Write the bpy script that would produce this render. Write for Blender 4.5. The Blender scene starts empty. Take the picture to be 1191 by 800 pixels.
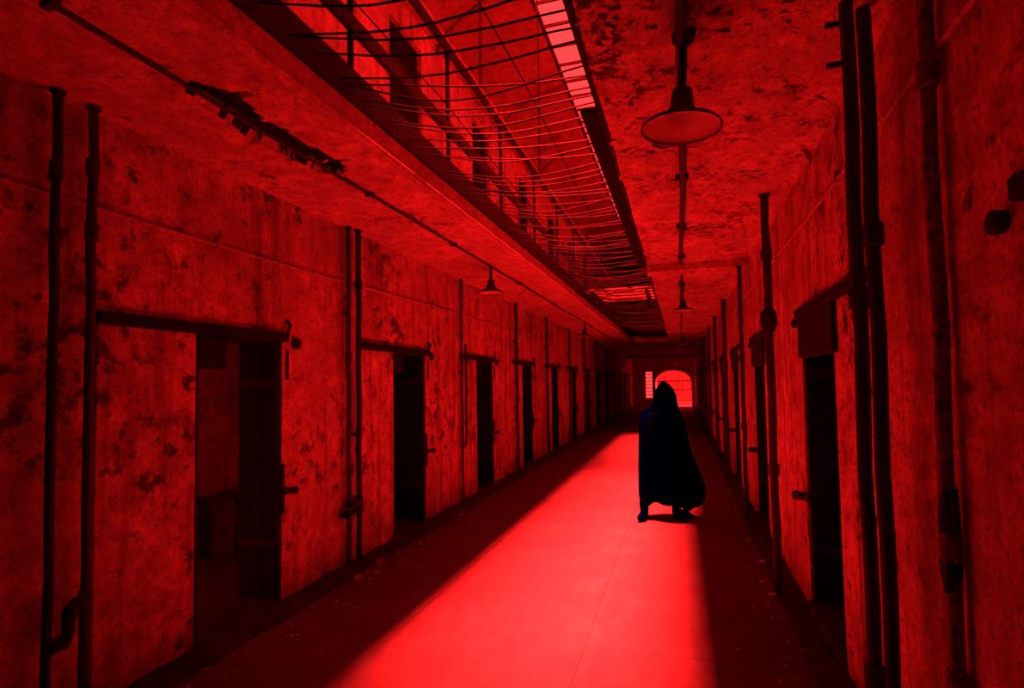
import bpy, bmesh, math, random
from mathutils import Vector, Matrix, noise
random.seed(7)
sc = bpy.context.scene
C = sc.collection

# ------------------------------------------------------------------ camera
cam_d = bpy.data.cameras.new('camera'); cam = bpy.data.objects.new('camera', cam_d); C.objects.link(cam)
cam_d.sensor_width = 36; cam_d.lens = 36 * 640 / 1191; cam_d.clip_start = 0.02; cam_d.clip_end = 300
cam_d.shift_y = 17.14 / 1191
F_ = Vector((-0.29240877, 0.9552981, 0.04361939)); R_ = Vector((0.9558897, 0.29330637, -0.01569237)); U_ = R_.cross(F_)
cam.matrix_world = Matrix(((R_.x, U_.x, -F_.x, 0), (R_.y, U_.y, -F_.y, 0), (R_.z, U_.z, -F_.z, 1.65), (0, 0, 0, 1)))
sc.camera = cam

# ------------------------------------------------------------------ sky, sun, exposure
RED = (1.0, 0.0135, 0.0135)
w = bpy.data.worlds.new('world'); sc.world = w; w.use_nodes = True
bg = w.node_tree.nodes['Background']; bg.inputs[0].default_value = (1.0, 0.025, 0.026, 1); bg.inputs[1].default_value = 4.2
sd = bpy.data.lights.new('sun', 'SUN'); sun = bpy.data.objects.new('sun', sd); C.objects.link(sun)
sd.energy = 235; sd.color = RED; sd.angle = math.radians(16)
sun.location = (-1.5, 10, 12); sun.rotation_euler = (0, math.radians(-3.6), 0)   # shines down, drifting slightly to +X
vs = sc.view_settings; vs.view_transform = 'Standard'; vs.look = 'None'; vs.exposure = 0.33; vs.gamma = 1; vs.use_curve_mapping = False

# ------------------------------------------------------------------ helpers
XL, XR, ZC = -2.92, 0.82, 3.10      # wall faces and ceiling of the lower corridor
YN, YF = -4.0, 36.0                 # corridor ends
SL, SR = -1.74, -0.38               # slot between the galleries
TH = 0.36                           # wall thickness

def link(name, me, mat, parent=None, smooth=False):
    o = bpy.data.objects.new(name, me); C.objects.link(o)
    if mat is not None:
        for m in (mat if isinstance(mat, (list, tuple)) else [mat]): me.materials.append(m)
    if smooth:
        for p in me.polygons: p.use_smooth = True
    if parent is not None: o.parent = parent
    return o
def obj(name, bm, mat, parent=None, smooth=False):
    me = bpy.data.meshes.new(name); bmesh.ops.recalc_face_normals(bm, faces=bm.faces[:]); bm.to_mesh(me); bm.free()
    return link(name, me, mat, parent, smooth)
def tag(o, label, cat, group=None, kind=None):
    o['label'] = label; o['category'] = cat
    if group: o['group'] = group
    if kind: o['kind'] = kind
    return o
def empty(name, loc, label=None, cat=None, group=None, kind=None):
    o = bpy.data.objects.new(name, None); C.objects.link(o); o.location = loc; o.empty_display_size = 0.1
    if label: tag(o, label, cat, group, kind)
    return o
def copy_tree(o, parent=None):
    c = o.copy(); C.objects.link(c); c.parent = parent
    for ch in list(o.children): copy_tree(ch, c)
    return c
def box(bm, x0, x1, y0, y1, z0, z1, bev=0):
    r = bmesh.ops.create_cube(bm, size=1)['verts']
    bmesh.ops.scale(bm, vec=(abs(x1 - x0), abs(y1 - y0), abs(z1 - z0)), verts=r)
    bmesh.ops.translate(bm, vec=((x0 + x1) / 2, (y0 + y1) / 2, (z0 + z1) / 2), verts=r)
    if bev:
        es = list({e for v in r for e in v.link_edges})
        bmesh.ops.bevel(bm, geom=es, offset=bev, segments=1, affect='EDGES')
    return r
def bx(*a, **k):
    bm = bmesh.new(); box(bm, *a, **k); return bm
def tube(bm, pts, r, n=10, cap=True, wob=0):
    pts = [Vector(p) for p in pts]; rs = r if isinstance(r, (list, tuple)) else [r] * len(pts)
    rings = []; u = None
    for i, p in enumerate(pts):
        d = (pts[min(i + 1, len(pts) - 1)] - pts[max(i - 1, 0)]).normalized()
        if u is None:
            u = d.orthogonal().normalized()
        else:
            u = (u - d * u.dot(d)).normalized()
        v = d.cross(u)
        rings.append([bm.verts.new(p + (u * math.cos(2 * math.pi * k / n) + v * math.sin(2 * math.pi * k / n)) * rs[i] * (1 + random.uniform(-wob, wob))) for k in range(n)])
    for a, b in zip(rings, rings[1:]):
        for k in range(n): bm.faces.new((a[k], a[(k + 1) % n], b[(k + 1) % n], b[k]))
    if cap:
        bm.faces.new(rings[0][::-1]); bm.faces.new(rings[-1])
    return rings
def tb(pts, r, n=10, wob=0):
    bm = bmesh.new(); tube(bm, pts, r, n, True, wob); return bm
def lathe(bm, prof, n=32, close=False):
    rings = [[bm.verts.new((r * math.cos(2 * math.pi * k / n), r * math.sin(2 * math.pi * k / n), z)) for k in range(n)] for r, z in prof]
    for a, b in zip(rings, rings[1:]):
        for k in range(n): bm.faces.new((a[k], a[(k + 1) % n], b[(k + 1) % n], b[k]))
    if close:
        bm.faces.new(rings[0][::-1]); bm.faces.new(rings[-1])
ORD = ['first', 'second', 'third', 'fourth', 'fifth', 'sixth', 'seventh', 'eighth', 'ninth', 'tenth', 'eleventh', 'twelfth', 'thirteenth', 'fourteenth']

# ------------------------------------------------------------------ materials
class NT:
    def __init__(s, name):
        s.m = bpy.data.materials.new(name); s.m.use_nodes = True; s.t = s.m.node_tree
        s.b = s.t.nodes['Principled BSDF']; s.pos = s.n('ShaderNodeNewGeometry').outputs['Position']
    def n(s, t, **k):
        x = s.t.nodes.new(t)
        for a, v in k.items(): setattr(x, a, v)
        return x
    def l(s, a, b): s.t.links.new(a, b)
    def noise(s, scale, detail=6, rough=0.6, stretch=None, dist=0.0):
        v = s.pos
        if stretch:
            mp = s.n('ShaderNodeMapping'); mp.inputs['Scale'].default_value = stretch; s.l(v, mp.inputs['Vector']); v = mp.outputs[0]
        x = s.n('ShaderNodeTexNoise'); x.inputs['Scale'].default_value = scale; x.inputs['Detail'].default_value = detail
        x.inputs['Roughness'].default_value = rough; x.inputs['Distortion'].default_value = dist; s.l(v, x.inputs['Vector'])
        return x.outputs['Fac']
    def ramp(s, fac, stops):
        x = s.n('ShaderNodeValToRGB'); cr = x.color_ramp
        while len(cr.elements) > len(stops): cr.elements.remove(cr.elements[-1])
        while len(cr.elements) < len(stops): cr.elements.new(1)
        for e, (p, c) in zip(cr.elements, stops):
            e.position = p; e.color = (c, c, c, 1) if isinstance(c, (int, float)) else (*c, 1)
        s.l(fac, x.inputs[0]); return x.outputs[0]
    def mix(s, fac, a, b, mode='MIX'):
        x = s.n('ShaderNodeMix', data_type='RGBA', blend_type=mode)
        for sock, v in ((x.inputs[0], fac), (x.inputs[6], a), (x.inputs[7], b)):
            if isinstance(v, (int, float)): sock.default_value = v
            elif isinstance(v, tuple): sock.default_value = (*v, 1)
            else: s.l(v, sock)
        return x.outputs[2]
    def bump(s, h, strength, dist=0.02, prev=None):
        x = s.n('ShaderNodeBump'); x.inputs['Strength'].default_value = strength; x.inputs['Distance'].default_value = dist
        s.l(h, x.inputs['Height'])
        if prev: s.l(prev, x.inputs['Normal'])
        return x.outputs[0]
    def done(s, col, rough=0.9, normal=None, metal=0):
        if isinstance(col, tuple): s.b.inputs['Base Color'].default_value = (*col, 1)
        else: s.l(col, s.b.inputs['Base Color'])
        s.b.inputs['Roughness'].default_value = rough; s.b.inputs['Metallic'].default_value = metal
        s.b.inputs['Specular IOR Level'].default_value = 0.25
        if normal: s.l(normal, s.b.inputs['Normal'])
        return s.m

def plaster(name, light, dark, patch_lo, patch_hi, streak=True, gs=1.0, bump=0.6):
    """old lime plaster: mottled, gritty, with missing patches of paint and rust runs"""
    t = NT(name)
    big = t.noise(1.3 * gs, 5, 0.6, dist=0.4); mid = t.noise(7 * gs, 8, 0.7); fine = t.noise(38 * gs, 5, 0.7); pt = t.noise(8.5 * gs, 10, 0.74, dist=0.15)
    col = t.mix(t.ramp(mid, [(0.36, 0.0), (0.62, 1.0)]), tuple(0.42 * l + 0.58 * d for l, d in zip(light, dark)), light)
    col = t.mix(t.ramp(big, [(0.36, 0.55), (0.6, 0.0)]), col, tuple(0.35 * l + 0.65 * d for l, d in zip(light, dark)))
    zone = t.noise(0.9 * gs, 4, 0.6, dist=0.3); zz = t.n('ShaderNodeMath', operation='MULTIPLY_ADD'); t.l(zone, zz.inputs[0]); zz.inputs[1].default_value = 0.55; t.l(pt, zz.inputs[2])
    z2 = t.n('ShaderNodeMath', operation='SUBTRACT'); t.l(zz.outputs[0], z2.inputs[0]); z2.inputs[1].default_value = 0.275
    patch = t.ramp(z2.outputs[0], [(patch_lo, 1.0), (patch_hi, 0.0)])
    col = t.mix(patch, col, dark)
    col = t.mix(t.ramp(fine, [(0.36, 0.7), (0.47, 0.0)]), col, dark)
    if streak:
        st = t.noise(3.0, 5, 0.6, stretch=(2.6, 2.6, 0.16))
        col = t.mix(t.ramp(st, [(0.3, 0.75), (0.5, 0.0)]), col, dark)
    h = t.mix(0.5, mid, fine)
    nrm = t.bump(h, bump, 0.03); nrm = t.bump(patch, 0.5, -0.02, nrm)
    return t.done(col, 0.92, nrm)
M = {}
M['wall'] = plaster('wall_plaster', (0.90, 0.50, 0.47), (0.10, 0.045, 0.04), 0.36, 0.42)
M['wall_upper'] = plaster('upper_wall_plaster', (0.90, 0.50, 0.47), (0.16, 0.07, 0.06), 0.33, 0.38)
M['ceil'] = plaster('ceiling_paint', (0.90, 0.50, 0.47), (0.10, 0.045, 0.04), 0.385, 0.415, streak=False, gs=1.5, bump=0.35)
M['ceil_l'] = plaster('gallery_soffit_paint', (0.92, 0.52, 0.48), (0.15, 0.07, 0.06), 0.33, 0.38, streak=False, gs=1.1, bump=0.3)
M['vault'] = plaster('vault_plaster', (0.42, 0.2, 0.18), (0.14, 0.06, 0.055), 0.34, 0.4, streak=False, bump=0.3)
M['cell'] = plaster('cell_plaster', (0.75, 0.4, 0.37), (0.14, 0.07, 0.06), 0.36, 0.44)
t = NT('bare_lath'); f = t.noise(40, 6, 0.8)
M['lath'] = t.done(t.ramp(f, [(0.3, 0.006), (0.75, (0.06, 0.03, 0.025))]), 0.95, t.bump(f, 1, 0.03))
t = NT('concrete_floor'); a = t.noise(2.2, 7, 0.6); b = t.noise(28, 5, 0.7); sp = t.noise(60, 2, 0.5); cl = t.noise(9, 6, 0.6, stretch=(1, .35, 1))
oi = t.n('ShaderNodeObjectInfo').outputs['Random']
col = t.mix(t.ramp(a, [(0.35, 0.0), (0.65, 1.0)]), (0.13, 0.112, 0.112), (0.17, 0.15, 0.15))
col = t.mix(t.ramp(cl, [(0.4, 0.6), (0.62, 0.0)]), col, (0.115, 0.092, 0.092))
col = t.mix(t.ramp(sp, [(0.29, 0.9), (0.34, 0.0)]), col, (0.03, 0.015, 0.015))
col = t.mix(t.ramp(oi, [(0, 0.08), (1, 0.0)]), col, (0.11, 0.092, 0.092))
M['floor'] = t.done(col, 0.75, t.bump(b, 0.12, 0.01))
t = NT('floor_dirt'); a = t.noise(9, 7, 0.7); b = t.noise(60, 4, 0.7)
M['dirt'] = t.done(t.mix(t.ramp(a, [(0.35, 0.0), (0.7, 1.0)]), (0.03, 0.018, 0.016), (0.10, 0.058, 0.05)), 0.97, t.bump(t.mix(0.5, a, b), 0.9, 0.03))
def iron(name, c0, c1, rough=0.8, sc_=30):
    t = NT(name); a = t.noise(sc_, 6, 0.75)
    return t.done(t.mix(t.ramp(a, [(0.38, 0.0), (0.68, 1.0)]), c0, c1), rough, t.bump(a, 0.5, 0.006), 0.0)
M['iron'] = iron('rusted_iron', (0.012, 0.007, 0.006), (0.05, 0.025, 0.02))
M['black'] = iron('black_iron', (0.003, 0.0015, 0.0015), (0.014, 0.007, 0.006))
M['pipe'] = iron('painted_pipe', (0.03, 0.014, 0.013), (0.10, 0.045, 0.04), 0.7)
M['pipe_r'] = iron('flaking_pipe', (0.012, 0.006, 0.006), (0.12, 0.05, 0.045), 0.85, 45)
M['pipe_w'] = iron('whitewashed_pipe', (0.04, 0.02, 0.018), (0.45, 0.22, 0.2), 0.9, 40)
M['conduit'] = iron('galvanised_conduit', (0.30, 0.15, 0.14), (0.75, 0.42, 0.4), 0.6)
M['wire'] = iron('net_wire', (0.002, 0.0018, 0.0018), (0.010, 0.009, 0.009), 0.5, 12)
M['wire'].node_tree.nodes['Principled BSDF'].inputs['Specular IOR Level'].default_value = 0.03
M['wood'] = iron('dark_door_wood', (0.003, 0.0015, 0.0015), (0.012, 0.006, 0.005), 0.85, 18)
M['shade_out'] = iron('lamp_enamel_outside', (0.02, 0.009, 0.008), (0.06, 0.026, 0.022), 0.5)
M['shade_in'] = iron('lamp_enamel_inside', (0.62, 0.36, 0.34), (0.74, 0.44, 0.42), 0.35, 6)
M['glass_bulb'] = iron('bulb_glass', (0.5, 0.3, 0.3), (0.6, 0.35, 0.35), 0.2)
M['fascia'] = plaster('fascia_paint', (0.95, 0.55, 0.52), (0.30, 0.14, 0.13), 0.32, 0.40, streak=False, gs=2.0, bump=0.5)
def glass(name, c):
    t = NT(name); out = [n_ for n_ in t.t.nodes if n_.type == 'OUTPUT_MATERIAL'][0]; t.t.nodes.remove(t.b)
    tr = t.n('ShaderNodeBsdfTransparent'); tr.inputs[0].default_value = (c, c * 0.97, c * 0.97, 1); gl = t.n('ShaderNodeBsdfGlossy'); gl.inputs['Roughness'].default_value = 0.1
    mx = t.n('ShaderNodeMixShader'); mx.inputs[0].default_value = 0.05; t.l(tr.outputs[0], mx.inputs[1]); t.l(gl.outputs[0], mx.inputs[2]); t.l(mx.outputs[0], out.inputs[0])
    return t.m
M['glass'] = glass('skylight_glass', 0.95); M['glass2'] = glass('dusty_dimming_glass', 0.8); M['glass3'] = glass('strong_dimming_glass', 0.6)  # last two tinted to dim the daylight further down the corridor
def cloth(name, c):
    t = NT(name); a = t.noise(25, 5, 0.7)
    m = t.done(t.mix(a, tuple(x * 0.6 for x in c), c), 1.0, t.bump(a, 0.15, 0.01)); t.b.inputs['Specular IOR Level'].default_value = 0.0; return m
M['cloak'] = cloth('navy_cloak_wool', (0.0001, 0.0003, 0.05))
M['cloak_in'] = cloth('dark_tunic_cloth', (0.0008, 0.0003, 0.04))
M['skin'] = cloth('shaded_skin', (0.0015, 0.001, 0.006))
M['leather'] = cloth('black_leather', (0.0001, 0.0003, 0.035))
M['brick'] = plaster('yard_wall_stone', (0.34, 0.17, 0.15), (0.10, 0.05, 0.045), 0.36, 0.44)

# ------------------------------------------------------------------ setting: floor
DL = [3.514 + 2.48 * k for k in range(13)]           # far jambs of the doorways in the left wall
DLW = 0.785
DR = [4.30 + 2.70 * k for k in range(-1, 12)]        # far jambs of the doorways in the right wall
DRW = 0.85
fl = tag(obj('floor', bx(-4.8, 2.9, YN, YF + 9, -0.20, -0.012), M['dirt']), 'long corridor floor of pale concrete slabs with dirty edges', 'floor', kind='structure')
xs = [XL + 0.16, -1.86, -0.62, XR - 0.03]
slab_me = {}
for i in range(3):
    bm = bx(xs[i] + 0.001, xs[i + 1] - 0.001, 0.001, 2.499, -0.10, 0, bev=0.0015)
    me = bpy.data.meshes.new('slab'); bm.to_mesh(me); bm.free(); me.materials.append(M['floor']); slab_me[i] = me
for j in range(16):
    for i in range(3):
        o = bpy.data.objects.new('slab', slab_me[i]); C.objects.link(o); o.parent = fl; o.location = (0, YN + 0.0 + 2.5 * j + 0.0, random.uniform(-0.002, 0.0))
# ------------------------------------------------------------------ setting: walls with door openings
def wall_with_doors(name, x0, x1, far, width, z0, z1, ztop, mat, label, yn=YN, yf=YF, zsill=0.0):
    bm = bmesh.new(); y = yn
    for fy in far:
        if fy - width > y: box(bm, x0, x1, y, fy - width, z0, z1)
        box(bm, x0, x1, fy - width, fy, ztop, z1)
        if zsill > z0: box(bm, x0, x1, fy - width, fy, z0, zsill)
        y = fy
    box(bm, x0, x1, y, yf, z0, z1)
    bmesh.ops.remove_doubles(bm, verts=bm.verts[:], dist=1e-5)
    return tag(obj(name, bm, mat), label, 'wall', kind='structure')
wall_with_doors('wall_left', XL - TH, XL, DL, DLW, -0.1, ZC + 0.02, 2.03, M['wall'], 'long stained plaster wall on the left with a row of dark cell doorways', zsill=0.03)
wall_with_doors('wall_right', XR, XR + TH, DR, DRW, -0.1, ZC + 0.02, 2.10, M['wall'], 'grimy plaster wall on the right, close by, with pipes and cell doorways', zsill=0.10)
# cells behind the walls
bm = bmesh.new(); CB = -4.62; cy0, cy1 = DL[0] - 0.83, DL[0] + 1.45
box(bm, CB - 0.2, CB, YN, YF, -0.1, 3.1)
for k, fy in enumerate([DL[0] - 2.48] + DL):
    yw = fy + 1.45
    if yw < YF: box(bm, CB, XL - TH, yw, yw + 0.2, -0.1, 3.1)
box(bm, CB, XL - TH, YN, YN + .2, -.1, 3.1)
cy0, cy1 = DL[0] - 0.83, DL[0] + 1.45         # the near cell has a slit skylight
box(bm, CB, XL - TH, YN, cy0, 2.7, 3.1); box(bm, CB, XL - TH, cy1, YF, 2.7, 3.1)
box(bm, CB, XL - TH, cy0 + 0.36, cy1, 2.7, 3.1); box(bm, XL - TH - 0.25, XL - TH, cy0, cy0 + .36, 2.7, 3.1)
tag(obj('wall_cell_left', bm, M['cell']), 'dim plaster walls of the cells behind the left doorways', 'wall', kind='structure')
bm = bmesh.new()
box(bm, 2.7, 2.9, YN, YF, -0.1, 3.1); box(bm, XR + TH, 2.7, YN, YF, 2.7, 3.1)
for fy in DR:
    if fy + 1.2 < YF: box(bm, XR + TH, 2.7, fy + 1.0, fy + 1.2, -0.1, 2.7)
box(bm, XR + TH, 2.7, YN, YN + .2, -.1, 2.7)
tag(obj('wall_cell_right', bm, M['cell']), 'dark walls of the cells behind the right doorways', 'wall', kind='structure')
# near end of the corridor, behind the viewer
tag(obj('wall_near', bx(-4.8, 2.9, YN - 0.3, YN, -0.2, 7.2), M['wall']), 'end wall of the corridor behind the viewer', 'wall', kind='structure')

# low kerbs at the foot of the walls
def rough_strip(x0, x1, y0, y1, h, seed, step=0.09):
    bm = bmesh.new(); n = int((y1 - y0) / step); rows = []
    for i in range(n + 1):
        y = y0 + (y1 - y0) * i / n; row = []
        for k, (fx, fz) in enumerate(((0, 1.0), (0.35, 1.0), (0.75, 0.75), (1.0, 0.0))):
            q = noise.noise(Vector((y * 3.1, k * 2.3, seed))); q2 = noise.noise(Vector((y * 9.7, k * 5.1, seed + 4)))
            row.append(bm.verts.new((x0 + (x1 - x0) * (fx + (0.14 * q + 0.06 * q2) * (k > 0)), y, max(-0.02, h * fz * (1 + 0.5 * q + 0.35 * q2)) if k < 3 else -0.02)))
        rows.append(row)
    for a, b in zip(rows, rows[1:]):
        for k in range(3): bm.faces.new((a[k], a[k + 1], b[k + 1], b[k]))
    return bm
tag(obj('trim_1', rough_strip(XL - 0.01, XL + 0.22, YN, YF, 0.05, 3), M['dirt']), 'low crumbling kerb of dirt along the foot of the left wall', 'kerb', kind='structure')
tag(obj('trim_2', rough_strip(XR + 0.01, XR - 0.17, YN, YF, 0.06, 9), M['dirt']), 'low crumbling kerb of dirt along the foot of the right wall', 'kerb', kind='structure')

# ------------------------------------------------------------------ setting: gallery slabs overhead
def soffit(name, x0, x1, y0, y1, z, mat, label, gash=None, nx=14, step=0.12, seed=0):
    """uneven underside, modelled, with a thick slab above it"""
    bm = bmesh.new(); n = int((y1 - y0) / step)
    if gash: ys = [y0 + (y1 - y0) * i / n for i in range(n + 1)]; ys = sorted(ys + [gash[2] + (gash[3] - gash[2]) * i / 60 for i in range(61)]); xs_ = sorted([x0 + (x1 - x0) * i / nx for i in range(nx + 1)] + [gash[0] + (gash[1] - gash[0]) * i / 8 for i in range(9)])
    else: ys = [y0 + (y1 - y0) * i / n for i in range(n + 1)]; xs_ = [x0 + (x1 - x0) * i / nx for i in range(nx + 1)]
    g = []
    def deep(x, y):
        if not gash: return 0
        cx = (gash[0] + gash[1]) / 2; hw = (gash[1] - gash[0]) / 2
        tt = (y - gash[2]) / (gash[3] - gash[2])
        if not 0 < tt < 1: return 0
        wv = hw * (0.8 + 0.4 * noise.noise(Vector((y * 4, 1, 0)))) * min(1, 5 * tt, 5 * (1 - tt)) + hw * 0.25 * noise.noise(Vector((y * 17, x * 9, 2)))
        return 1 if abs(x - cx - 0.05 * noise.noise(Vector((y * 2.1, 7, 0)))) < wv else 0
    for y in ys:
        g.append([bm.verts.new((x, y, z + 0.012 * noise.noise(Vector((x * 2.3, y * 1.7, seed))) + 0.005 * noise.noise(Vector((x * 9, y * 9, seed))) + 0.06 * deep(x, y))) for x in xs_])
    for i in range(len(ys) - 1):
        for k in range(len(xs_) - 1):
            f_ = bm.faces.new((g[i][k], g[i][k + 1], g[i + 1][k + 1], g[i + 1][k]))
            if deep((xs_[k] + xs_[k + 1]) / 2, (ys[i] + ys[i + 1]) / 2): f_.material_index = 1
    top = z + 0.25
    c = [bm.verts.new(p) for p in ((x0, y0, top), (x1, y0, top), (x1, y1, top), (x0, y1, top))]
    bm.faces.new(c)
    bm.faces.new([c[0], c[3]] + [r[0] for r in g[::-1]]); bm.faces.new([c[1], c[2]] + [r[-1] for r in g[::-1]])
    bm.faces.new([c[0], c[1]] + g[0][::-1]); bm.faces.new([c[3], c[2]] + g[-1][::-1])
    o = obj(name, bm, [mat, M['lath']]); return tag(o, label, 'ceiling', kind='structure')
soffit('ceiling_left', XL - 0.02, SL, YN, YF, ZC, M['ceil_l'], 'painted underside of the left gallery with a long broken gash', gash=(-2.36, -2.08, 1.9, 3.3), seed=1)
soffit('ceiling_right', SR, XR + 0.02, YN, YF, ZC, M['ceil'], 'blotchy peeling underside of the right gallery', seed=5)
tag(obj('ceiling_near', bx(SL, SR, YN, 1.3, ZC + 0.02, ZC + 0.25), M['ceil']), 'ceiling between the galleries above the viewer', 'ceiling', kind='structure')
# coved corner between right wall and ceiling
bm = bmesh.new(); prev = None
for y in (YN, YF):
    row = [bm.verts.new((XR + 0.005 - 0.09 * (1 - math.sin(a)), y, ZC + 0.005 - 0.09 * (1 - math.cos(a)))) for a in [math.pi / 2 * i / 5 for i in range(6)]]
    if prev:
        for k in range(5): bm.faces.new((prev[k], prev[k + 1], row[k + 1], row[k]))
    prev = row
tag(obj('trim_3', bm, M['ceil']), 'rounded plaster cove where the right wall meets the ceiling', 'cove', kind='structure')
# downstand beams under the right gallery and across the far end
for k, y in enumerate((7.05, 16.0)):
    tag(obj('beam', bx(SR + 0.005, XR - 0.003, y, y + 0.28, ZC - 0.10, ZC + 0.05, bev=0.012), M['ceil']), ['shallow plaster beam across the right ceiling behind the large lamp', 'shallow plaster beam across the right ceiling, further down the corridor'][k], 'beam', 'ceiling beams')
tag(obj('trim_4', bx(XL - 0.01, XR + 0.01, 31.5, 32.0, ZC - 0.22, ZC + 0.2, bev=0.01), M['wall']), 'deep dark beam across the far end of the corridor', 'beam', kind='structure')
# left gallery edge: light nosing band with a dark kick plate above it
bm = bmesh.new(); n = 240; rows = []
for i in range(n + 1):
    y = 1.0 + (YF - 1.0) * i / n; q = 0.006 * noise.noise(Vector((y * 5, 3, 1)))
    rows.append([bm.verts.new(p) for p in ((SL - 0.05, y, ZC - 0.008), (SL - 0.005, y, ZC - 0.030 + q), (SL + 0.02 + q, y, ZC - 0.026 + q), (SL + 0.03 + q, y, ZC - 0.005), (SL + 0.014 + q, y, ZC + 0.015), (SL + 0.014, y, ZC + 0.13), (SL + 0.004, y, ZC + 0.14), (SL - 0.03, y, ZC + 0.14))])
for a, b in zip(rows, rows[1:]):
    for k in range(7): bm.faces.new((a[k], a[k + 1], b[k + 1], b[k]))
tag(obj('trim_5', bm, M['fascia'], smooth=False), 'pale moulded edge band along the left gallery', 'moulding', kind='structure')
tag(obj('trim_6', bx(SL - 0.02, SL + 0.03, 1.0, YF, ZC + 0.135, ZC + 0.33, bev=0.006), M['iron']), 'black iron kick plate along the left gallery edge', 'kick plate', kind='structure')
tag(obj('trim_7', bx(SR - 0.012, SR + 0.02, 1.0, YF, ZC - 0.005, ZC + 0.26, bev=0.006), M['iron']), 'dark iron edge strip along the right gallery', 'edge strip', kind='structure')

# ------------------------------------------------------------------ upper storey, vault and skylight
ZU = ZC + 0.25; ZW = 5.95; ZS = 6.60; KL, KR = -1.74, -0.28
wall_with_doors('wall_upper_left', XL - TH, XL, [y - 0.05 for y in DL], 0.76, ZU, ZW + 0.1, 5.70, M['wall_upper'], 'bright plaster wall of the upper storey on the left with tall dark doorways', yn=YN)
for k, fy in enumerate(DL[:8]):  # dark doors added to black out the brightly lit jambs of the openings
    d_ = empty('door_%d' % (30 + k), (XL - 0.05, fy - 0.05, ZU), '%s tall dark plank door added to darken an upper storey opening, seen through the net' % ORD[k], 'door', 'upper doors', 'structure')
    for i in range(4): obj('plank', bx(-0.05, 0.0, -0.755 + i * 0.19, -0.570 + i * 0.19, 0.0, 2.34, bev=0.004), M['wood'], d_)
    obj('strap', bx(0.0, 0.012, -0.74, -0.02, 1.9, 1.97), M['iron'], d_)
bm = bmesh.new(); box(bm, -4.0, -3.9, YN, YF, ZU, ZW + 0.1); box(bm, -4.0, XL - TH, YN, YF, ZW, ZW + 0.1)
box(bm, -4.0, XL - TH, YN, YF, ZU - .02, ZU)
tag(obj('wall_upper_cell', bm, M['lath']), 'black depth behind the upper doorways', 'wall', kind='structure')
tag(obj('wall_upper_right', bx(XR, XR + TH, YN, YF, ZU, ZW + 0.1), M['wall_upper']), 'plaster wall of the upper storey on the right', 'wall', kind='structure')
def vault(name, prof, label):
    bm = bmesh.new(); rows = []
    for y in (YN, YF):
        rows.append([bm.verts.new((x, y, z)) for x, z in prof] + [bm.verts.new((x, y, z + 0.2)) for x, z in prof[::-1]])
    n = len(rows[0])
    for k in range(n): bm.faces.new((rows[0][k], rows[0][(k + 1) % n], rows[1][(k + 1) % n], rows[1][k]))
    bm.faces.new(rows[0]); bm.faces.new(rows[1][::-1])
    tag(obj(name, bm, M['vault']), label, 'ceiling', kind='structure')
vault('ceiling_vault_left', [(XL - 0.05, ZW), (XL + 0.14, ZW + 0.24), (XL + 0.38, ZW + 0.42), (XL + 0.68, ZW + 0.56), (KL, ZS)], 'dull curved vault above the upper storey on the left')
vault('ceiling_vault_right', [(KR, ZS), (XR - 0.68, ZW + 0.56), (XR - 0.38, ZW + 0.42), (XR - 0.14, ZW + 0.24), (XR + 0.05, ZW)], 'dull curved vault above the upper storey on the right')
YS0, YS1 = 2.85, 17.35
tag(obj('ceiling_crown_far', bx(KL, KR, YS1, YF, ZS, ZS + 0.2), M['vault']), 'closed crown of the vault at the far end', 'ceiling', kind='structure')
tag(obj('ceiling_far', bx(SL, SR, 21.5, YF, ZC + 0.02, ZC + 0.25), M['ceil']), 'ceiling closing the slot at the far end of the corridor', 'ceiling', kind='structure')
tag(obj('ceiling_crown_near', bx(KL, KR, YN, YS0, ZS, ZS + 0.2), M['vault']), 'closed crown of the vault above the viewer', 'ceiling', kind='structure')
# thin ribs on the left vault
for k in range(12):
    y = 3.9 + 2.48 * k
    pr = [(XL + 0.0, ZW), (XL + 0.14, ZW + 0.24), (XL + 0.38, ZW + 0.42), (XL + 0.68, ZW + 0.56), (KL, ZS)]
    bm = bmesh.new()
    for (xa, za), (xb, zb) in zip(pr, pr[1:]):
        vs_ = [bm.verts.new(p) for p in ((xa, y, za + .01), (xb, y, zb + .01), (xb, y + .06, zb + .01), (xa, y + .06, za + .01), (xa + .02, y, za - .04), (xb + .01, y, zb - .04), (xb + .01, y + .06, zb - .04), (xa + .02, y + .06, za - .04))]
        for q in ((4, 5, 6, 7), (0, 1, 5, 4), (3, 2, 6, 7)): bm.faces.new([vs_[i] for i in q])
    obj('rib', bm, M['vault'], bpy.data.objects['ceiling_vault_left'])
# skylight
win = empty('window_1', ((KL + KR) / 2, YS0, ZS), 'long roof skylight above the slot, its dusty panes tinted darker further along to dim the light', 'skylight', kind='structure')
np_ = 29; py = (YS1 - YS0) / np_; hw = (KR - KL) / 2
for k, x in enumerate((-hw + .02, -hw / 3, hw / 3, hw - .02)):
    obj('glazing_bar', bx(x - 0.018, x + 0.018, 0, YS1 - YS0, 0.02, 0.075), M['iron'], win)
bm = bx(-hw, hw, -0.014, 0.014, 0.02, 0.065); me0 = bpy.data.meshes.new('glazing_bar'); bm.to_mesh(me0); bm.free(); me0.materials.append(M['iron'])
for j in range(np_ + 1):
    o = bpy.data.objects.new('glazing_bar', me0); C.objects.link(o); o.parent = win; o.location = (0, j * py, 0)
pw = 2 * hw / 3
bm = bx(-pw / 2 + .02, pw / 2 - .02, 0.02, py - 0.02, 0.066, 0.070); me1 = bpy.data.meshes.new('pane'); bm.to_mesh(me1); bm.free(); me1.materials.append(M['glass']); panes = [me1]
for q in ('glass2', 'glass3'): m2 = me1.copy(); m2.materials.clear(); m2.materials.append(M[q]); panes.append(m2)
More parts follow.
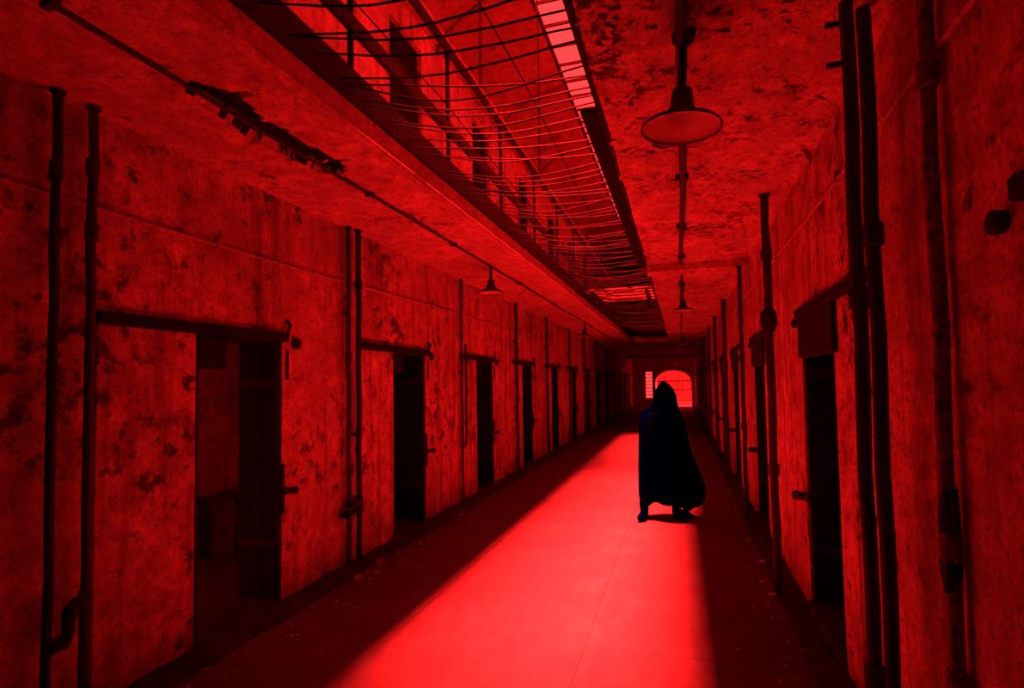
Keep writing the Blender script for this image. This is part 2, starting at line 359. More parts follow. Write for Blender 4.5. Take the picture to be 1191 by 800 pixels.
for j in range(np_):
    for i in range(3):
        o = bpy.data.objects.new('pane', panes[0 if j < 8 else 1 if j < 14 else 2]); C.objects.link(o); o.parent = win; o.location = ((i - 1) * pw, j * py, 0)  # darker tints with distance weaken the light on the far walls

# ------------------------------------------------------------------ far end: wall with arch and grille, yard beyond
bm = bmesh.new(); ax0, ax1, asp = -1.55, 0.62, 1.55
acx, ar = (ax0 + ax1) / 2, (ax1 - ax0) / 2
W0, W1 = XL - TH, XR + TH
def slab_poly(pts, y0, y1):
    a = [bm.verts.new((x, y0, z)) for x, z in pts]; b = [bm.verts.new((x, y1, z)) for x, z in pts]; n = len(pts)
    bm.faces.new(a); bm.faces.new(b[::-1])
    for k in range(n): bm.faces.new((a[k], a[(k + 1) % n], b[(k + 1) % n], b[k]))
box(bm, W0, -2.15, YF, YF + 0.4, -0.1, 2.6); box(bm, -1.75, ax0, YF, YF + 0.4, -0.1, 2.6); box(bm, ax1, W1, YF, YF + 0.4, -0.1, 2.6)
box(bm, -2.15, -1.75, YF, YF + 0.4, -0.1, 0.55); box(bm, -2.15, -1.75, YF, YF + .4, 2.2, 2.6); box(bm, W0, W1, YF, YF + 0.4, 2.6, 7.0)
arc = [(acx + ar * math.cos(a), asp + 0.72 * math.sin(a)) for a in [math.pi * i / 14 for i in range(15)]]
slab_poly([(ax0, 2.6), (ax1, 2.6)] + arc, YF, YF + 0.4)
tag(obj('wall_far', bm, M['wall']), 'dark end wall of the corridor with a bright arched gateway', 'wall', kind='structure')
g = empty('iron_gate', (acx, YF + 0.2, 0), 'barred iron gate in the bright arch at the far end', 'gate')
for k in range(13):
    x = -ar + 0.09 + k * (2 * ar - 0.18) / 12; zt = asp + 0.72 * math.sqrt(max(0, 1 - (x / ar) ** 2)) - 0.01
    obj('bar', tb([(x, 0, 0.0), (x, 0, zt)], 0.016, 6), M['iron'], g)
for z in (0.15, 1.05, 1.6): obj('rail', bx(-ar + 0.0, ar - 0.0, -0.02, 0.02, z - 0.03, z + 0.03), M['iron'], g)
g = empty('window_2', (-1.95, YF + 0.2, 0.55), 'narrow barred window beside the arched gate', 'window', kind='structure')
for k in range(4): obj('bar', tb([(-0.12 + k * 0.08, 0, 0), (-0.12 + k * .08, 0, 1.65)], 0.012, 6), M['iron'], g)
for k in range(7): obj('crossbar', bx(-0.2, 0.2, -0.02, 0.02, 0.16 + k * .22, .225 + k * .22), M['iron'], g)
tag(obj('wall_yard', bx(-1.78, 8, 44.6, 45, -0.2, 4.2), M['brick']), 'sunlit stone wall in the yard beyond the gate', 'wall', kind='structure')

# ------------------------------------------------------------------ cell doorways
def make_door_left():
    r = empty('door_1', (0, 0, 0)); x = XL
    # panel side edge board, far jamb covered by the opened plank door, iron lintel, hanging lock box, latch
    obj('lintel', bx(x - 0.02, x + 0.05, -1.43, 0.03, 1.99, 2.06, bev=0.01), M['black'], r)
    obj('jamb_board', bx(x - TH, x - 0.004, -DLW - 0.001, -DLW + 0.03, 0.03, 2.03, bev=0.004), M['wood'], r)
    lf = empty('door_leaf', (0, 0, 0)); lf.parent = r
    for k in range(3):
        xa = x - TH + 0.004 + k * 0.115; obj('plank', bx(xa, xa + 0.112, -0.055, -0.004, 0.06, 2.0, bev=0.004), M['wood'], lf)
    for z in (0.45, 1.65): obj('strap', bx(x - TH + 0.01, x - 0.02, -0.064, -0.055, z, z + 0.06), M['iron'], lf)
    obj('head_board', bx(x - TH, x - 0.004, -DLW + .03, -0.004, 1.985, 2.03), M['wood'], r)
    obj('lock_box', bx(x - 0.16, x - 0.01, -DLW + 0.03, -DLW + 0.265, 1.775, 1.985, bev=0.01), M['black'], r)
    bm = bmesh.new(); box(bm, x - 0.01, x + 0.012, -0.01, 0.028, 0.68, 1.06, bev=0.008); obj('keeper_plate', bm, M['iron'], r)
    bm = bmesh.new(); tube(bm, [(x + 0.02, -0.02, 0.85), (x + 0.03, 0.07, 0.85), (x + 0.05, 0.11, 0.845)], [0.022, 0.022, 0.03], 8); obj('latch', bm, M['iron'], r)
    bm = bmesh.new(); tube(bm, [(x - 0.01, 0.15, 1.985), (x + 0.025, 0.15, 1.985), (x + 0.03, 0.15, 1.985)], [0.045, 0.045, 0.03], 12); obj('bell_disc', bm, M['iron'], r)
    obj('hook', tb([(x, 0.05, 2.16), (x + 0.03, 0.055, 2.13), (x + 0.03, 0.03, 2.06)], 0.014, 6), M['iron'], r)
    obj('rod', tb([(x + 0.012, 0.05, 1.93), (x + 0.012, 0.045, 1.70)], 0.009, 6), M['iron'], r)
    obj('threshold', bx(x - TH, x + 0.02, -DLW, 0, 0.0, 0.05, bev=0.006), M['dirt'], r)
    return r
proto = make_door_left()
for k, y in enumerate(DL):
    o = proto if k == 0 else copy_tree(proto)
    o.location = (0, y, 0); o.name = 'door_%d' % (k + 1)
    tag(o, ['nearest cell doorway in the left wall, its dim cell showing inside', 'second cell doorway in the left wall with black depth and iron latch'][k] if k < 2 else '%s cell doorway from the viewer in the left wall' % ORD[k], 'doorway', 'left cell doorways', 'structure')
def make_door_right():
    r = empty('door_20', (0, 0, 0)); x = XR
    obj('lintel', bx(x - 0.035, x + 0.02, -1.62, 0.05, 2.075, 2.14, bev=0.008), M['black'], r)
    obj('transom_plate', bx(x - 0.028, x + 0.02, -0.93, -0.02, 1.79, 2.075, bev=0.008), M['black'], r)
    lf = empty('door_leaf', (0, 0, 0)); lf.parent = r
    for k in range(3):
        xa = x + 0.01 + k * 0.115; obj('plank', bx(xa, xa + 0.112, -0.055, -0.004, 0.11, 2.09, bev=0.004), M['wood'], lf)
    for z in (0.45, 1.65): obj('strap', bx(x + 0.02, x + TH - 0.01, -0.064, -0.055, z, z + 0.06), M['iron'], lf)
    obj('jamb_board', bx(x + 0.004, x + TH, -DRW - 0.001, -DRW + 0.03, 0.10, 2.10, bev=0.004), M['wood'], r)
    bm = bmesh.new(); tube(bm, [(x + 0.02, -0.02, 0.82), (x - 0.03, 0.05, 0.82), (x - 0.05, 0.12, 0.81)], [0.03, 0.03, 0.036], 8); obj('latch', bm, M['iron'], r)
    bm = bmesh.new(); tube(bm, [(x + 0.01, 0.14, 2.05), (x - 0.03, 0.14, 2.05), (x - 0.035, 0.14, 2.05)], [0.032, 0.032, 0.022], 12); obj('bell_disc', bm, M['iron'], r)
    obj('threshold', bx(x - 0.02, x + TH, -DRW, 0, 0.0, 0.12, bev=0.006), M['dirt'], r)
    return r
proto = make_door_right()
for k, y in enumerate(DR):
    o = proto if k == 0 else copy_tree(proto)
    o.location = (0, y, 0); o.name = 'door_%d' % (k + 14)
    tag(o, ['cell doorway cut off by the right edge of the picture', 'large black cell doorway in the right wall beside the twin pipes', 'cell doorway half hidden behind a pipe on the right wall'][k] if k < 3 else '%s cell doorway from the viewer in the right wall' % ORD[k], 'doorway', 'right cell doorways', 'structure')
# wall panel seams: shallow infill panels below the left lintels
bm = bx(XL - 0.01, XL + 0.012, -1.41, -DLW - 0.005, 0.03, 2.0, bev=0.006); mep = bpy.data.meshes.new('infill_panel'); bm.to_mesh(mep); bm.free(); mep.materials.append(M['wall'])
wl = bpy.data.objects['wall_left']
for y in DL:
    o = bpy.data.objects.new('infill_panel', mep); C.objects.link(o); o.parent = wl; o.location = (0, y, 0)
# low block in the near cell
b = empty('concrete_bunk', (CB, 4.4, 0), 'low dark bunk block at the back of the nearest left cell', 'bunk')
obj('body', bx(0.0, 0.42, 0.0, 0.5, 0.0, 0.5, bev=0.015), M['dirt'], b); obj('top', bx(-0.0, 0.45, -0.03, 0.5, 0.5, 0.56, bev=0.015), M['dirt'], b)
tag(obj('waste_pipe', tb([(CB + 0.1, 4.26, 0.0), (CB + 0.1, 4.26, 0.5), (CB + 0.07, 4.26, 0.58), (CB - 0.0, 4.26, 0.6)], 0.045, 10), M['iron']), 'black waste pipe beside the bunk in the nearest left cell', 'pipe')

# ------------------------------------------------------------------ pipes
def pipe(name, x, y, z0, z1, r, mat, label, group, joints=(), brackets=(), wall=None, flange=True, lean=0.0):
    o = empty(name, (x, y, z0), label, 'pipe', group); H_ = z1 - z0
    n = 12; obj('tube', tb([(lean * k / n + 0.004 * math.sin(k * 1.7 + y), 0.003 * math.cos(k * 2.3), H_ * k / n) for k in range(n + 1)], r, 12, 0.03), mat, o, True)
    for z in joints: obj('coupling', tb([(0, 0, z - z0 - 0.045), (0, 0, z - z0 - 0.04), (0, 0, z - z0 + 0.04), (0, 0, z - z0 + 0.045)], [r * 1.1, r * 1.38, r * 1.38, r * 1.1], 12), mat, o)
    for z in brackets:
        obj('bracket', bx(min(0, wall - x), max(0, wall - x), -r * 0.5, r * .5, z - z0 - 0.015, z - z0 + 0.015), M['iron'], o)
    if flange: obj('flange', tb([(0, 0, H_ - 0.02), (0, 0, H_ + 0.0)], [r * 1.4, r * 1.7], 12), mat, o)
    return o
LP = 'pipes on the left wall'; RP = 'pipes on the right wall'
p = pipe('vertical_pipe', -2.84, 1.85, 0, 3.1, 0.021, M['iron'], 'leftmost black vertical pipe on the left wall', LP, (2.7,), (), XL)
p = pipe('vertical_pipe', -2.84, 2.02, 0, 3.1, 0.022, M['pipe'], 'second vertical pipe from the left edge, with an elbow near its foot', LP, (0.62, 2.78, 2.45), (), XL)
obj('elbow', tb([(0.01, 0.0, 0.62), (0.03, -0.06, 0.62), (0.035, -0.09, 0.60), (0.035, -0.10, 0.55), (0.035, -0.10, 0.50), (0.03, -0.115, 0.465), (0.02, -0.17, 0.46)], [0.034, 0.034, 0.036, 0.026, 0.026, 0.036, 0.034], 10), M['iron'], p)
p = pipe('vertical_pipe', -2.86, 4.31, 0, 3.1, 0.022, M['pipe'], 'thin lighter pipe of the pair between first and second left doorway', LP, (0.55, 1.9), (2.3,), XL)
p = pipe('vertical_pipe', -2.84, 4.44, 0, 3.1, 0.026, M['iron'], 'black pipe of the pair between first and second left doorway', LP, (0.60, 2.58), (1.2,), XL)
obj('clamp', bx(-0.05, 0.04, -0.24, 0.03, 0.49, 0.53, bev=0.01), M['iron'], p); obj('clamp', bx(-0.04, 0.035, -0.16, 0.02, 0.56, 0.62, bev=0.01), M['iron'], p)
p = pipe('vertical_pipe', -2.87, 7.02, 0, 3.1, 0.016, M['pipe'], 'thin pipe between second and third left doorway', LP, (1.0, 2.3), (1.8,), XL)
obj('drip_leg', tb([(0.02, 0.1, 2.2), (0.02, 0.1, 0.9), (0.02, 0.06, 0.82), (0.02, -0.1, 0.8)], 0.018, 8), M['iron'], p)
for k, y in enumerate((9.6, 12.0, 14.6, 17.0, 19.5, 22.0)):
    pipe('vertical_pipe', -2.85, y, 0, 3.1, 0.026, M['iron'], 'dark pipe between the %s and %s left doorways' % (ORD[k + 2], ORD[k + 3]), LP, (2.2,), (2.4,), XL)
p = pipe('vertical_pipe', 0.65, 2.36, 0, 3.1, 0.0245, M['pipe_r'], 'thick black pipe of the twin pipes on the right wall, nearer the doorway', RP, (1.95, 0.55), (), XR, False)
for z in (3.02, 2.86): obj('bracket', bx(-0.075, 0.02, -0.009, 0.009, z - 0.008, z + 0.008), M['iron'], p)
p = pipe('vertical_pipe', 0.725, 2.42, 0, 3.1, 0.026, M['pipe_r'], 'thick black pipe of the twin pipes on the right wall, further from the doorway', RP, (2.2,), (), XR, False)
p = pipe('vertical_pipe', 0.785, 2.05, 0, 3.1, 0.022, M['pipe_w'], 'rough flaking pipe on the right wall nearest the right picture edge', RP, (2.62, 1.12, 0.7), (), XR)
obj('valve', tb([(0, 0, 0.98), (0, 0, 1.06), (0, 0, 1.2), (0, 0, 1.3)], [0.023, 0.029, 0.029, 0.023], 12, 0.1), M['iron'], p)
p = pipe('vertical_pipe', 0.665, 4.66, 0, 3.1, 0.030, M['pipe_r'], 'black pipe on the right wall just past the large black doorway', RP, (2.1, 2.62, 0.95), (), XR)
obj('valve', tb([(0, 0, 2.02), (0, 0, 2.06), (0, 0, 2.16), (0, 0, 2.2)], [0.03, 0.06, 0.06, 0.03], 10, 0.15), M['iron'], p)
p = pipe('vertical_pipe', 0.70, 7.04, 0, 3.0, 0.024, M['pipe_r'], 'thin dark pipe on the right wall beyond the half hidden doorway', RP, (1.9, 1.1), (), XR)
for k, y in enumerate((9.9, 12.5, 15.2, 18.0)):
    pipe('vertical_pipe', 0.72, y, 0, 3.0, 0.034, M['pipe_r'], '%s of the distant dark pipes on the right wall behind the caped figure' % ORD[k], RP, (1.9, 0.9), (), XR)
# conduits along walls and ceilings
def conduit(name, pts, r, mat, label, clips, axis):
    o = empty(name, pts[0], label, 'conduit'); p0 = Vector(pts[0])
    obj('tube', tb([Vector(p) - p0 for p in pts], r, 8), mat, o, True)
    for c in clips:
        cv = Vector(c) - p0; obj('clip', bx(cv.x - axis[0], cv.x + axis[0], cv.y - axis[1], cv.y + axis[1], cv.z - axis[2], cv.z + axis[2]), mat, o)
def wav(x, y0, y1, z, n=40, ax=0.0, az=0.012):
    return [(x + ax * math.sin(i * 1.3), y0 + (y1 - y0) * i / n, z + az * math.sin(i * 0.9)) for i in range(n + 1)]
conduit('wall_conduit', wav(XL + 0.012, -1, 34, 2.60), 0.011, M['conduit'], 'thin pale conduit running high along the left wall', [(XL + 0.012, y, 2.60) for y in (1.4, 2.9, 4.58, 6.2, 8.6)], (0.02, 0.03, 0.03))
conduit('wall_conduit', wav(XR - 0.014, -1, 34, 2.69), 0.012, M['conduit'], 'thin pale conduit running high along the right wall', [(XR - 0.014, y, 2.69) for y in (1.4, 3.2, 5.1, 7.6)], (0.02, 0.03, 0.03))
conduit('ceiling_conduit', wav(-2.20, -1, 34, ZC - 0.016, az=0.004, ax=0.006), 0.013, M['pipe'], 'dark conduit running along the left gallery ceiling', [(-2.2, y, ZC - 0.015) for y in (1.4, 3.6, 5.2, 7.6, 10)], (0.035, 0.015, 0.018))
conduit('ceiling_conduit', wav(0.045, -1, 34, ZC - 0.022, az=0.004, ax=0.008), 0.022, M['pipe'], 'dark conduit running along the right ceiling behind the large lamp', [(0.045, y, ZC - 0.02) for y in (1.9, 3.1, 4.0, 5.3, 6.6, 8.4)], (0.045, 0.02, 0.026))

# ------------------------------------------------------------------ pendant lamps
def make_lamp():
    r = empty('pendant_lamp', (0, 0, 0))
    bm = bmesh.new(); lathe(bm, [(0.161, 0.0), (0.163, 0.006), (0.150, 0.018), (0.110, 0.036), (0.072, 0.058), (0.052, 0.085), (0.045, 0.115), (0.043, 0.15), (0.038, 0.165), (0.016, 0.172)], 36)
    obj('shade', bm, M['shade_out'], r, True)
    bm = bmesh.new(); lathe(bm, [(0.160, 0.001), (0.147, 0.014), (0.108, 0.031), (0.070, 0.053), (0.049, 0.08), (0.03, 0.09), (0.001, 0.092)], 36); obj('shade_lining', bm, M['shade_in'], r, True)
    bm = bmesh.new(); lathe(bm, [(0.156, 0.002), (0.1635, -0.004), (0.1655, 0.003), (0.162, 0.008)], 36); obj('rim', bm, M['shade_out'], r, True)
    obj('stem', tb([(0, 0, 0.16), (0, 0, 0.40)], 0.016, 10), M['iron'], r)
    obj('canopy', tb([(0, 0, 0.355), (0, 0, 0.372), (0, 0, 0.40)], [0.02, 0.045, 0.05], 14), M['iron'], r)
    return r
lp = make_lamp()
spots = [(0.03, 2.37, 2.70, 'large wide-brimmed enamel pendant lamp under the right ceiling'), (-2.20, 6.35, 2.755, 'small pendant lamp under the left gallery above the third doorway'),
         (-2.20, 13.2, 2.755, 'tiny pendant lamp further along under the left gallery'), (0.06, 8.7, 2.70, 'pendant lamp behind the large one under the right ceiling'), (0.08, 16.9, 2.70, 'most distant pendant lamp under the right ceiling')]
for i, (x, y, z, lb) in enumerate(spots):
    o = lp if i == 0 else copy_tree(lp)
    o.location = (x, y, z); o.rotation_euler = (0, math.radians((3, 0, 2, 0, 0)[i]), 0); tag(o, lb, 'lamp', 'pendant lamps')

# ------------------------------------------------------------------ wire net over the slot, railing, masking board, footbridge
net = empty('wire_net', ((SL + SR) / 2, 1.5, ZC + 0.12), 'sagging net of cross wires stretched over the slot between the galleries', 'netting')
hwid = (SR - SL) / 2; wires = []
for v in range(8):
    pts = []; sag = random.uniform(0.04, 0.13); kink = random.uniform(-0.03, 0.03)
    for i in range(13):
        s = i / 12; pts.append((-hwid + 2 * hwid * s, kink * math.sin(s * 5) + random.uniform(-.004, .004), 0.10 * (1 - s) - 0.02 * s - sag * math.sin(math.pi * s) ** 1.2))
    bm = tb(pts, 0.0055, 5); me = bpy.data.meshes.new('wire'); bm.to_mesh(me); bm.free(); me.materials.append(M['wire']); wires.append(me)
y = 0.1; k = 0
while y < 19:
    o = bpy.data.objects.new('wire', wires[k % 8] if k % 3 else random.choice(wires)); C.objects.link(o); o.parent = net; o.location = (0, y, random.uniform(-0.02, 0.02)); o.rotation_euler = (0, 0, random.uniform(-0.07, 0.07))
    y += random.uniform(0.08, 0.18); k += 1
for x in (-hwid * 0.25, hwid * 0.45): obj('long_wire', tb([(x + 0.02 * math.sin(i), i * 1.2, -0.02 + 0.015 * math.sin(i * 2.1)) for i in range(20)], 0.0035, 5), M['wire'], net)
rl = empty('gallery_railing', (SL - 0.0, 1.0, ZU), 'iron railing along the left gallery edge seen through the net', 'railing')
for k in range(16):
    obj('post', tb([(0, 0.28 + 1.37 * k, -0.05), (0, .28 + 1.37 * k, 1.02)], 0.018, 8), M['iron'], rl)
for z, h_ in ((0.36, 0.045), (1.02, 0.03)): obj('rail', bx(-0.02, 0.02, 0, 21, z - h_, z + h_, bev=0.004), M['iron'], rl)
obj('rail_cap', bx(-0.03, 0.03, 0, 21, 1.05, 1.06), M['conduit'], rl)
tag(obj('masking_board', bx(SR - 0.10, SR - 0.014, 2.9, 7.2, ZC - 0.005, ZC + 0.025, bev=0.004), M['wood']), 'dark plank added along the right edge of the slot to hide the bright skylight', 'plank')  # added plank, covers the skylight's bright strip beside the slot edge
fb = empty('footbridge', ((SL + SR) / 2, 10.4, ZU), 'narrow slatted footbridge crossing the slot far down the corridor', 'footbridge')
for k in range(5): obj('slat', bx(-hwid - 0.1, hwid + 0.1, k * 0.36, k * 0.36 + 0.07, 0.0, 0.04, bev=0.004), M['conduit'], fb)
for s in (-1, 1): obj('bearer', bx(s * 0.5 - 0.03, s * 0.5 + 0.03, -0.1, 1.7, -0.09, 0.0), M['iron'], fb)
# hanging cables from the upper gallery
for k, (y, x) in enumerate(((4.0, -1.45), (6.1, -1.5))):
    tag(obj('hanging_rod', tb([(x, y, 4.0), (x + .01, y, 5.2), (x, y, 6.45)], 0.014, 6), M['iron']), ['nearer thin iron rod hanging from the vault above the net', 'further thin iron rod hanging from the vault above the net'][k], 'rod', 'rods hanging from the vault')

# ------------------------------------------------------------------ person in a hooded cape
P0 = Vector((-0.20, 6.92, 0))
person = empty('person', P0, 'standing person in a long dark hooded cape in the middle of the corridor', 'person')
# body (one skinned surface): local coordinates relative to P0, facing the viewer (-Y)
V, E, Rr = [], [], []
def jv(p, r, to=None):
    V.append(p); Rr.append(r)
    if to is not None: E.append((to, len(V) - 1))
    return len(V) - 1
pel = jv((-0.03, 0.0, 0.84), (0.14, 0.10)); wst = jv((-0.03, 0.0, 1.0), (0.125, 0.09), pel); ch = jv((-0.03, 0.0, 1.17), (0.15, 0.10), wst)
nk = jv((-0.01, -0.01, 1.34), (0.05, 0.05), ch); jaw = jv((0.0, -0.03, 1.40), (0.055, 0.06), nk); hd = jv((0.0, -0.02, 1.48), (0.072, 0.085), jaw); tp = jv((0.0, -0.01, 1.555), (0.055, 0.065), hd)
nose = jv((0.0, -0.118, 1.455), (0.011, 0.011), hd)
for s in (-1, 1):
    sh = jv((-0.03 + s * 0.15, 0.0, 1.25), (0.055, 0.055), ch); el = jv((-0.03 + s * 0.19, 0.02, 0.99), (0.04, 0.04), sh); wr = jv((-0.03 + s * 0.15, -0.08, 0.78), (0.027, 0.027), el)
    pm = jv((-0.03 + s * 0.145, -0.10, 0.71), (0.034, 0.022), wr)
    for i in range(4):
        a = jv((-0.03 + s * 0.145, -0.125 + i * 0.018, 0.665), (0.009, 0.009), pm); jv((-0.03 + s * 0.135, -0.13 + i * 0.018, 0.625 + 0.006 * abs(i - 1)), (0.008, 0.008), a)
    th = jv((-0.03 + s * 0.13, -0.14, 0.70), (0.010, 0.010), pm); jv((-0.03 + s * 0.125, -0.155, 0.67), (0.008, 0.008), th)
h1 = jv((-0.12, 0.0, 0.76), (0.085, 0.085), pel); k1 = jv((-0.20, -0.10, 0.44), (0.058, 0.058), h1); a1 = jv((-0.262, -0.12, 0.10), (0.036, 0.036), k1)
h2 = jv((0.06, 0.0, 0.76), (0.085, 0.085), pel); k2 = jv((0.08, 0.0, 0.44), (0.058, 0.058), h2); a2 = jv((0.10, 0.09, 0.11), (0.036, 0.036), k2)
me = bpy.data.meshes.new('body'); me.from_pydata(V, E, []); body = link('body', me, M['skin'], person)
md = body.modifiers.new('skin', 'SKIN'); md.use_smooth_shade = True
sv = me.skin_vertices[0].data
for i, r in enumerate(Rr): sv[i].radius = r; sv[i].use_root = (i == pel)
body.modifiers.new('sub', 'SUBSURF').levels = 2; body.modifiers['sub'].render_levels = 2
for s in (-1, 1):
    bm = bmesh.new(); bmesh.ops.create_uvsphere(bm, u_segments=10, v_segments=8, radius=0.011); bmesh.ops.translate(bm, vec=(s * 0.03, -0.093, 1.485), verts=bm.verts[:]); obj('eye', bm, M['leather'], person, True)
bm = bmesh.new(); tube(bm, [(-0.024, -0.082, 1.405), (0.0, -0.093, 1.403), (0.024, -0.082, 1.405)], [0.003, 0.006, 0.003], 6); obj('mouth', bm, M['leather'], person)
# cape: lofted rings with folds; x extents are for the outline as seen
def loft(rings, nseg, fold, seed, zfold=None, open_top=True):
    bm = bmesh.new(); rows = []
    for (z, xl, xr, d, yc) in rings:
        cx, hw_ = (xl + xr) / 2, (xr - xl) / 2; row = []
        for k in range(nseg):
            a = 2 * math.pi * k / nseg
            amp = fold * max(0.0, min(1.0, (1.30 - z) / 0.6))
            f_ = 1 + amp * (0.6 * math.sin(7 * a + seed + 0.5 * z) + 0.4 * math.sin(13 * a + 2 * z + seed * 2)) * abs(math.sin(a)) ** 0.6
            zz = z + (0.03 * math.sin(3 * a + 1.0) + 0.014 * math.sin(8 * a)) * (1 if z < 0.3 else 0)
            row.append(bm.verts.new((cx + hw_ * math.cos(a) * (1 - 0.0), yc + d * math.sin(a) * f_, zz)))
        rows.append(row)
    for a, b in zip(rows, rows[1:]):
        for k in range(nseg): bm.faces.new((a[k], a[(k + 1) % nseg], b[(k + 1) % nseg], b[k]))
    return bm, rows
o_ = -P0.x
rings = [(0.175, -0.475, 0.175, .20, .0), (0.215, -0.52, 0.222, .22, .0), (0.28, -0.53, 0.242, .235, 0), (0.36, -0.533, 0.246, .24, 0), (0.46, -0.532, 0.222, .235, 0), (0.58, -0.53, 0.180, .225, 0), (0.75, -0.525, 0.115, .21, 0), (0.95, -0.517, 0.07, .19, 0),
         (1.08, -0.508, 0.045, .18, 0), (1.18, -0.497, 0.022, .165, 0), (1.255, -0.475, -0.005, .15, 0), (1.305, -0.42, -0.035, .135, 0), (1.345, -0.36, -0.055, .115, 0), (1.375, -0.335, -0.07, .105, 0)]
bm, rows = loft([(z, xl + o_, xr + o_, d, y) for z, xl, xr, d, y in rings], 96, 0.12, 0.7)
cp = obj('cape', bm, M['cloak'], person, True); m_ = cp.modifiers.new('thick', 'SOLIDIFY'); m_.thickness = 0.012; m_.offset = -1
# front opening of the cape: narrow vertical tunic strip set on the chest
bm = bmesh.new(); rws = []
for z, x0, x1, y_ in ((0.86, -0.375, -0.33, -0.215), (1.0, -0.39, -0.31, -0.205), (1.12, -0.40, -0.30, -0.195), (1.22, -0.39, -0.29, -0.178), (1.28, -0.37, -0.285, -0.160)):
    rws.append([bm.verts.new((x + o_, y_ + 0.012 * abs(i - 1.5), z)) for i, x in enumerate((x0, x0 + (x1 - x0) * .33, x0 + (x1 - x0) * .66, x1))])
for a, b in zip(rws, rws[1:]):
    for k in range(3): bm.faces.new((a[k], a[k + 1], b[k + 1], b[k]))
tn = obj('tunic_front', bm, M['cloak_in'], person, True); m_ = tn.modifiers.new('thick', 'SOLIDIFY'); m_.thickness = 0.02; m_.offset = -1
# hood with a face opening
hr = [(1.33, -0.375, -0.03, .125, .0), (1.37, -0.35, -0.045, .13, .0), (1.42, -0.335, -0.05, .135, 0), (1.48, -0.322, -0.06, .135, 0), (1.53, -0.305, -0.082, .13, 0), (1.575, -0.28, -0.11, .115, .005), (1.61, -0.255, -0.145, .09, .01), (1.635, -0.232, -0.180, .06, .015), (1.648, -0.215, -0.198, .025, .02)]
bm, rows = loft([(z, xl + o_, xr + o_, d, y) for z, xl, xr, d, y in hr], 48, 0.0, 0)
bm.faces.new(rows[-1])
dead = []
for f_ in bm.faces:
    c = f_.calc_center_median()
    if c.y < -0.03 and 1.38 < c.z < 1.58 and ((c.x + 0.0) / 0.085) ** 2 + ((c.z - 1.46) / 0.11) ** 2 < 1: dead.append(f_)
bmesh.ops.delete(bm, geom=dead, context='FACES')
hd_ = obj('hood', bm, M['cloak'], person, True); m_ = hd_.modifiers.new('thick', 'SOLIDIFY'); m_.thickness = 0.014; m_.offset = -1; hd_.modifiers.new('sub', 'SUBSURF').render_levels = 1
# boots
def boot(ankle, heading, L):
    bm = bmesh.new(); a = Vector(ankle); d = Vector((math.cos(heading), math.sin(heading), 0))
    tube(bm, [a + Vector((0, 0, 0.12)), a + Vector((0, 0, 0.0)), a + Vector((0, 0, -0.04))], [0.058, 0.052, 0.05], 14)
    b = bmesh.ops.create_uvsphere(bm, u_segments=18, v_segments=10, radius=1)['verts']
    for v in b:
        s = v.co.x; wd = 0.052 + 0.008 * s - 0.012 * max(0, s) ** 3; hgt = 0.06 - 0.018 * s
        q = d * (s * L / 2 + L * 0.28) + Vector((-d.y, d.x, 0)) * (v.co.y * wd)
        v.co = Vector((a.x, a.y, 0)) + q + Vector((0, 0, max(0.003, 0.042 + v.co.z * hgt)))
    o = obj('boot', bm, M['leather'], person, True)
boot((-0.262, -0.115, 0.10), math.radians(256), 0.25)
boot((0.105, 0.085, 0.11), math.radians(-32), 0.30)

# ------------------------------------------------------------------ crumbs and flakes
def chunk(r):
    bm = bmesh.new(); bmesh.ops.create_icosphere(bm, subdivisions=1, radius=r)
    for v in bm.verts: v.co *= random.uniform(0.65, 1.2); v.co.z *= 0.6
    me = bpy.data.meshes.new('plaster_chunk'); bm.to_mesh(me); bm.free(); me.materials.append(M['wall']); return me
cm = [chunk(1.0) for _ in range(5)]
for i, (x, y, r) in enumerate(((-2.62, 2.42, .03), (-2.5, 3.1, .022), (-2.66, 4.15, .05), (-2.58, 4.3, .04), (-2.68, 4.55, .055), (-2.5, 4.7, .025), (-2.6, 5.2, .03), (-2.35, 3.6, .018), (-2.66, 6.4, .045), (-2.6, 7.6, .04))):
    o = bpy.data.objects.new('plaster_chunk', cm[i % 5]); C.objects.link(o); o.location = (x, y, r * 0.45); o.scale = (r, r, r); o.rotation_euler = (0, 0, i)
    tag(o, 'small chunk of fallen plaster on the floor by the left wall', 'plaster chunk', 'plaster chunks by the left wall')
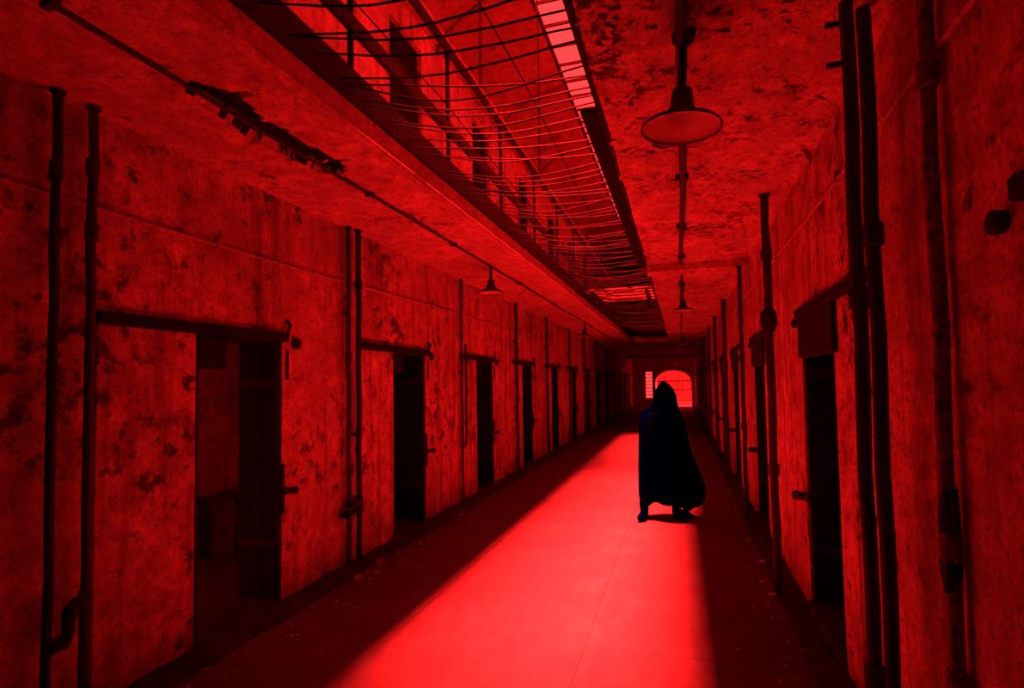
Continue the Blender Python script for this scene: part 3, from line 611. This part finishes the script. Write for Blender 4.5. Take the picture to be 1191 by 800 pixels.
for i, (x, y, r) in enumerate(((0.62, 4.6, .045), (0.58, 4.9, .03), (0.55, 4.2, .02), (0.65, 5.4, .04), (0.6, 6.1, .03))):
    o = bpy.data.objects.new('plaster_chunk', cm[i % 5]); C.objects.link(o); o.location = (x, y, r * 0.45); o.scale = (r, r, r); o.rotation_euler = (0, 0, i)
    tag(o, 'small chunk of fallen plaster on the floor by the right wall', 'plaster chunk', 'plaster chunks by the right wall')
def flakes(name, n, fn, mat, label, sz):
    vs_, fs = [], []
    for _ in range(n):
        p, ax, up = fn(); s = random.uniform(*sz); a = random.uniform(0, 6.28); e1 = ax * math.cos(a) + up.cross(ax) * math.sin(a); e2 = up.cross(e1)
        b = len(vs_); cu = random.uniform(0.15, 0.6)
        for i in range(3):
            for j in (-1, 1):
                vs_.append(p + e1 * (i * s * random.uniform(0.8, 1.1)) + e2 * (j * s * random.uniform(0.35, 0.8)) + up * (cu * s * (i / 2) ** 2 + 0.001))
        fs += [(b, b + 2, b + 3, b + 1), (b + 2, b + 4, b + 5, b + 3)]
    me = bpy.data.meshes.new(name); me.from_pydata(vs_, [], fs); return tag(link(name, me, mat), label, 'paint flakes', kind='stuff')
def on_right():
    while True:
        p = Vector((random.uniform(SR + .03, XR - .1), random.uniform(1.6, 10), ZC - 0.004))
        if noise.noise(p * 1.7) > 0.05: return p, Vector((1, 0, 0)), Vector((0, 0, -1))
def on_left():
    return Vector((random.uniform(XL + .05, SL - .1), random.uniform(1.4, 11), ZC - 0.004)), Vector((1, 0, 0)), Vector((0, 0, -1))
flakes('peeling_paint', 900, on_right, M['ceil'], 'curling paint flakes peeling off the right ceiling', (0.008, 0.03))
flakes('peeling_paint', 350, on_left, M['ceil_l'], 'curling paint flakes peeling off the left gallery ceiling', (0.008, 0.028))
def on_floor():
    s = random.random() < 0.6
    x = XL + 0.12 + abs(random.gauss(0, 0.22)) if s else XR - 0.08 - abs(random.gauss(0, 0.14))
    return Vector((x, random.uniform(2, 16), 0.006)), Vector((1, 0, 0)), Vector((0, 0, 1))
flakes('floor_crumbs', 900, on_floor, M['wall'], 'scattered paint chips and grit along the wall feet', (0.005, 0.018))
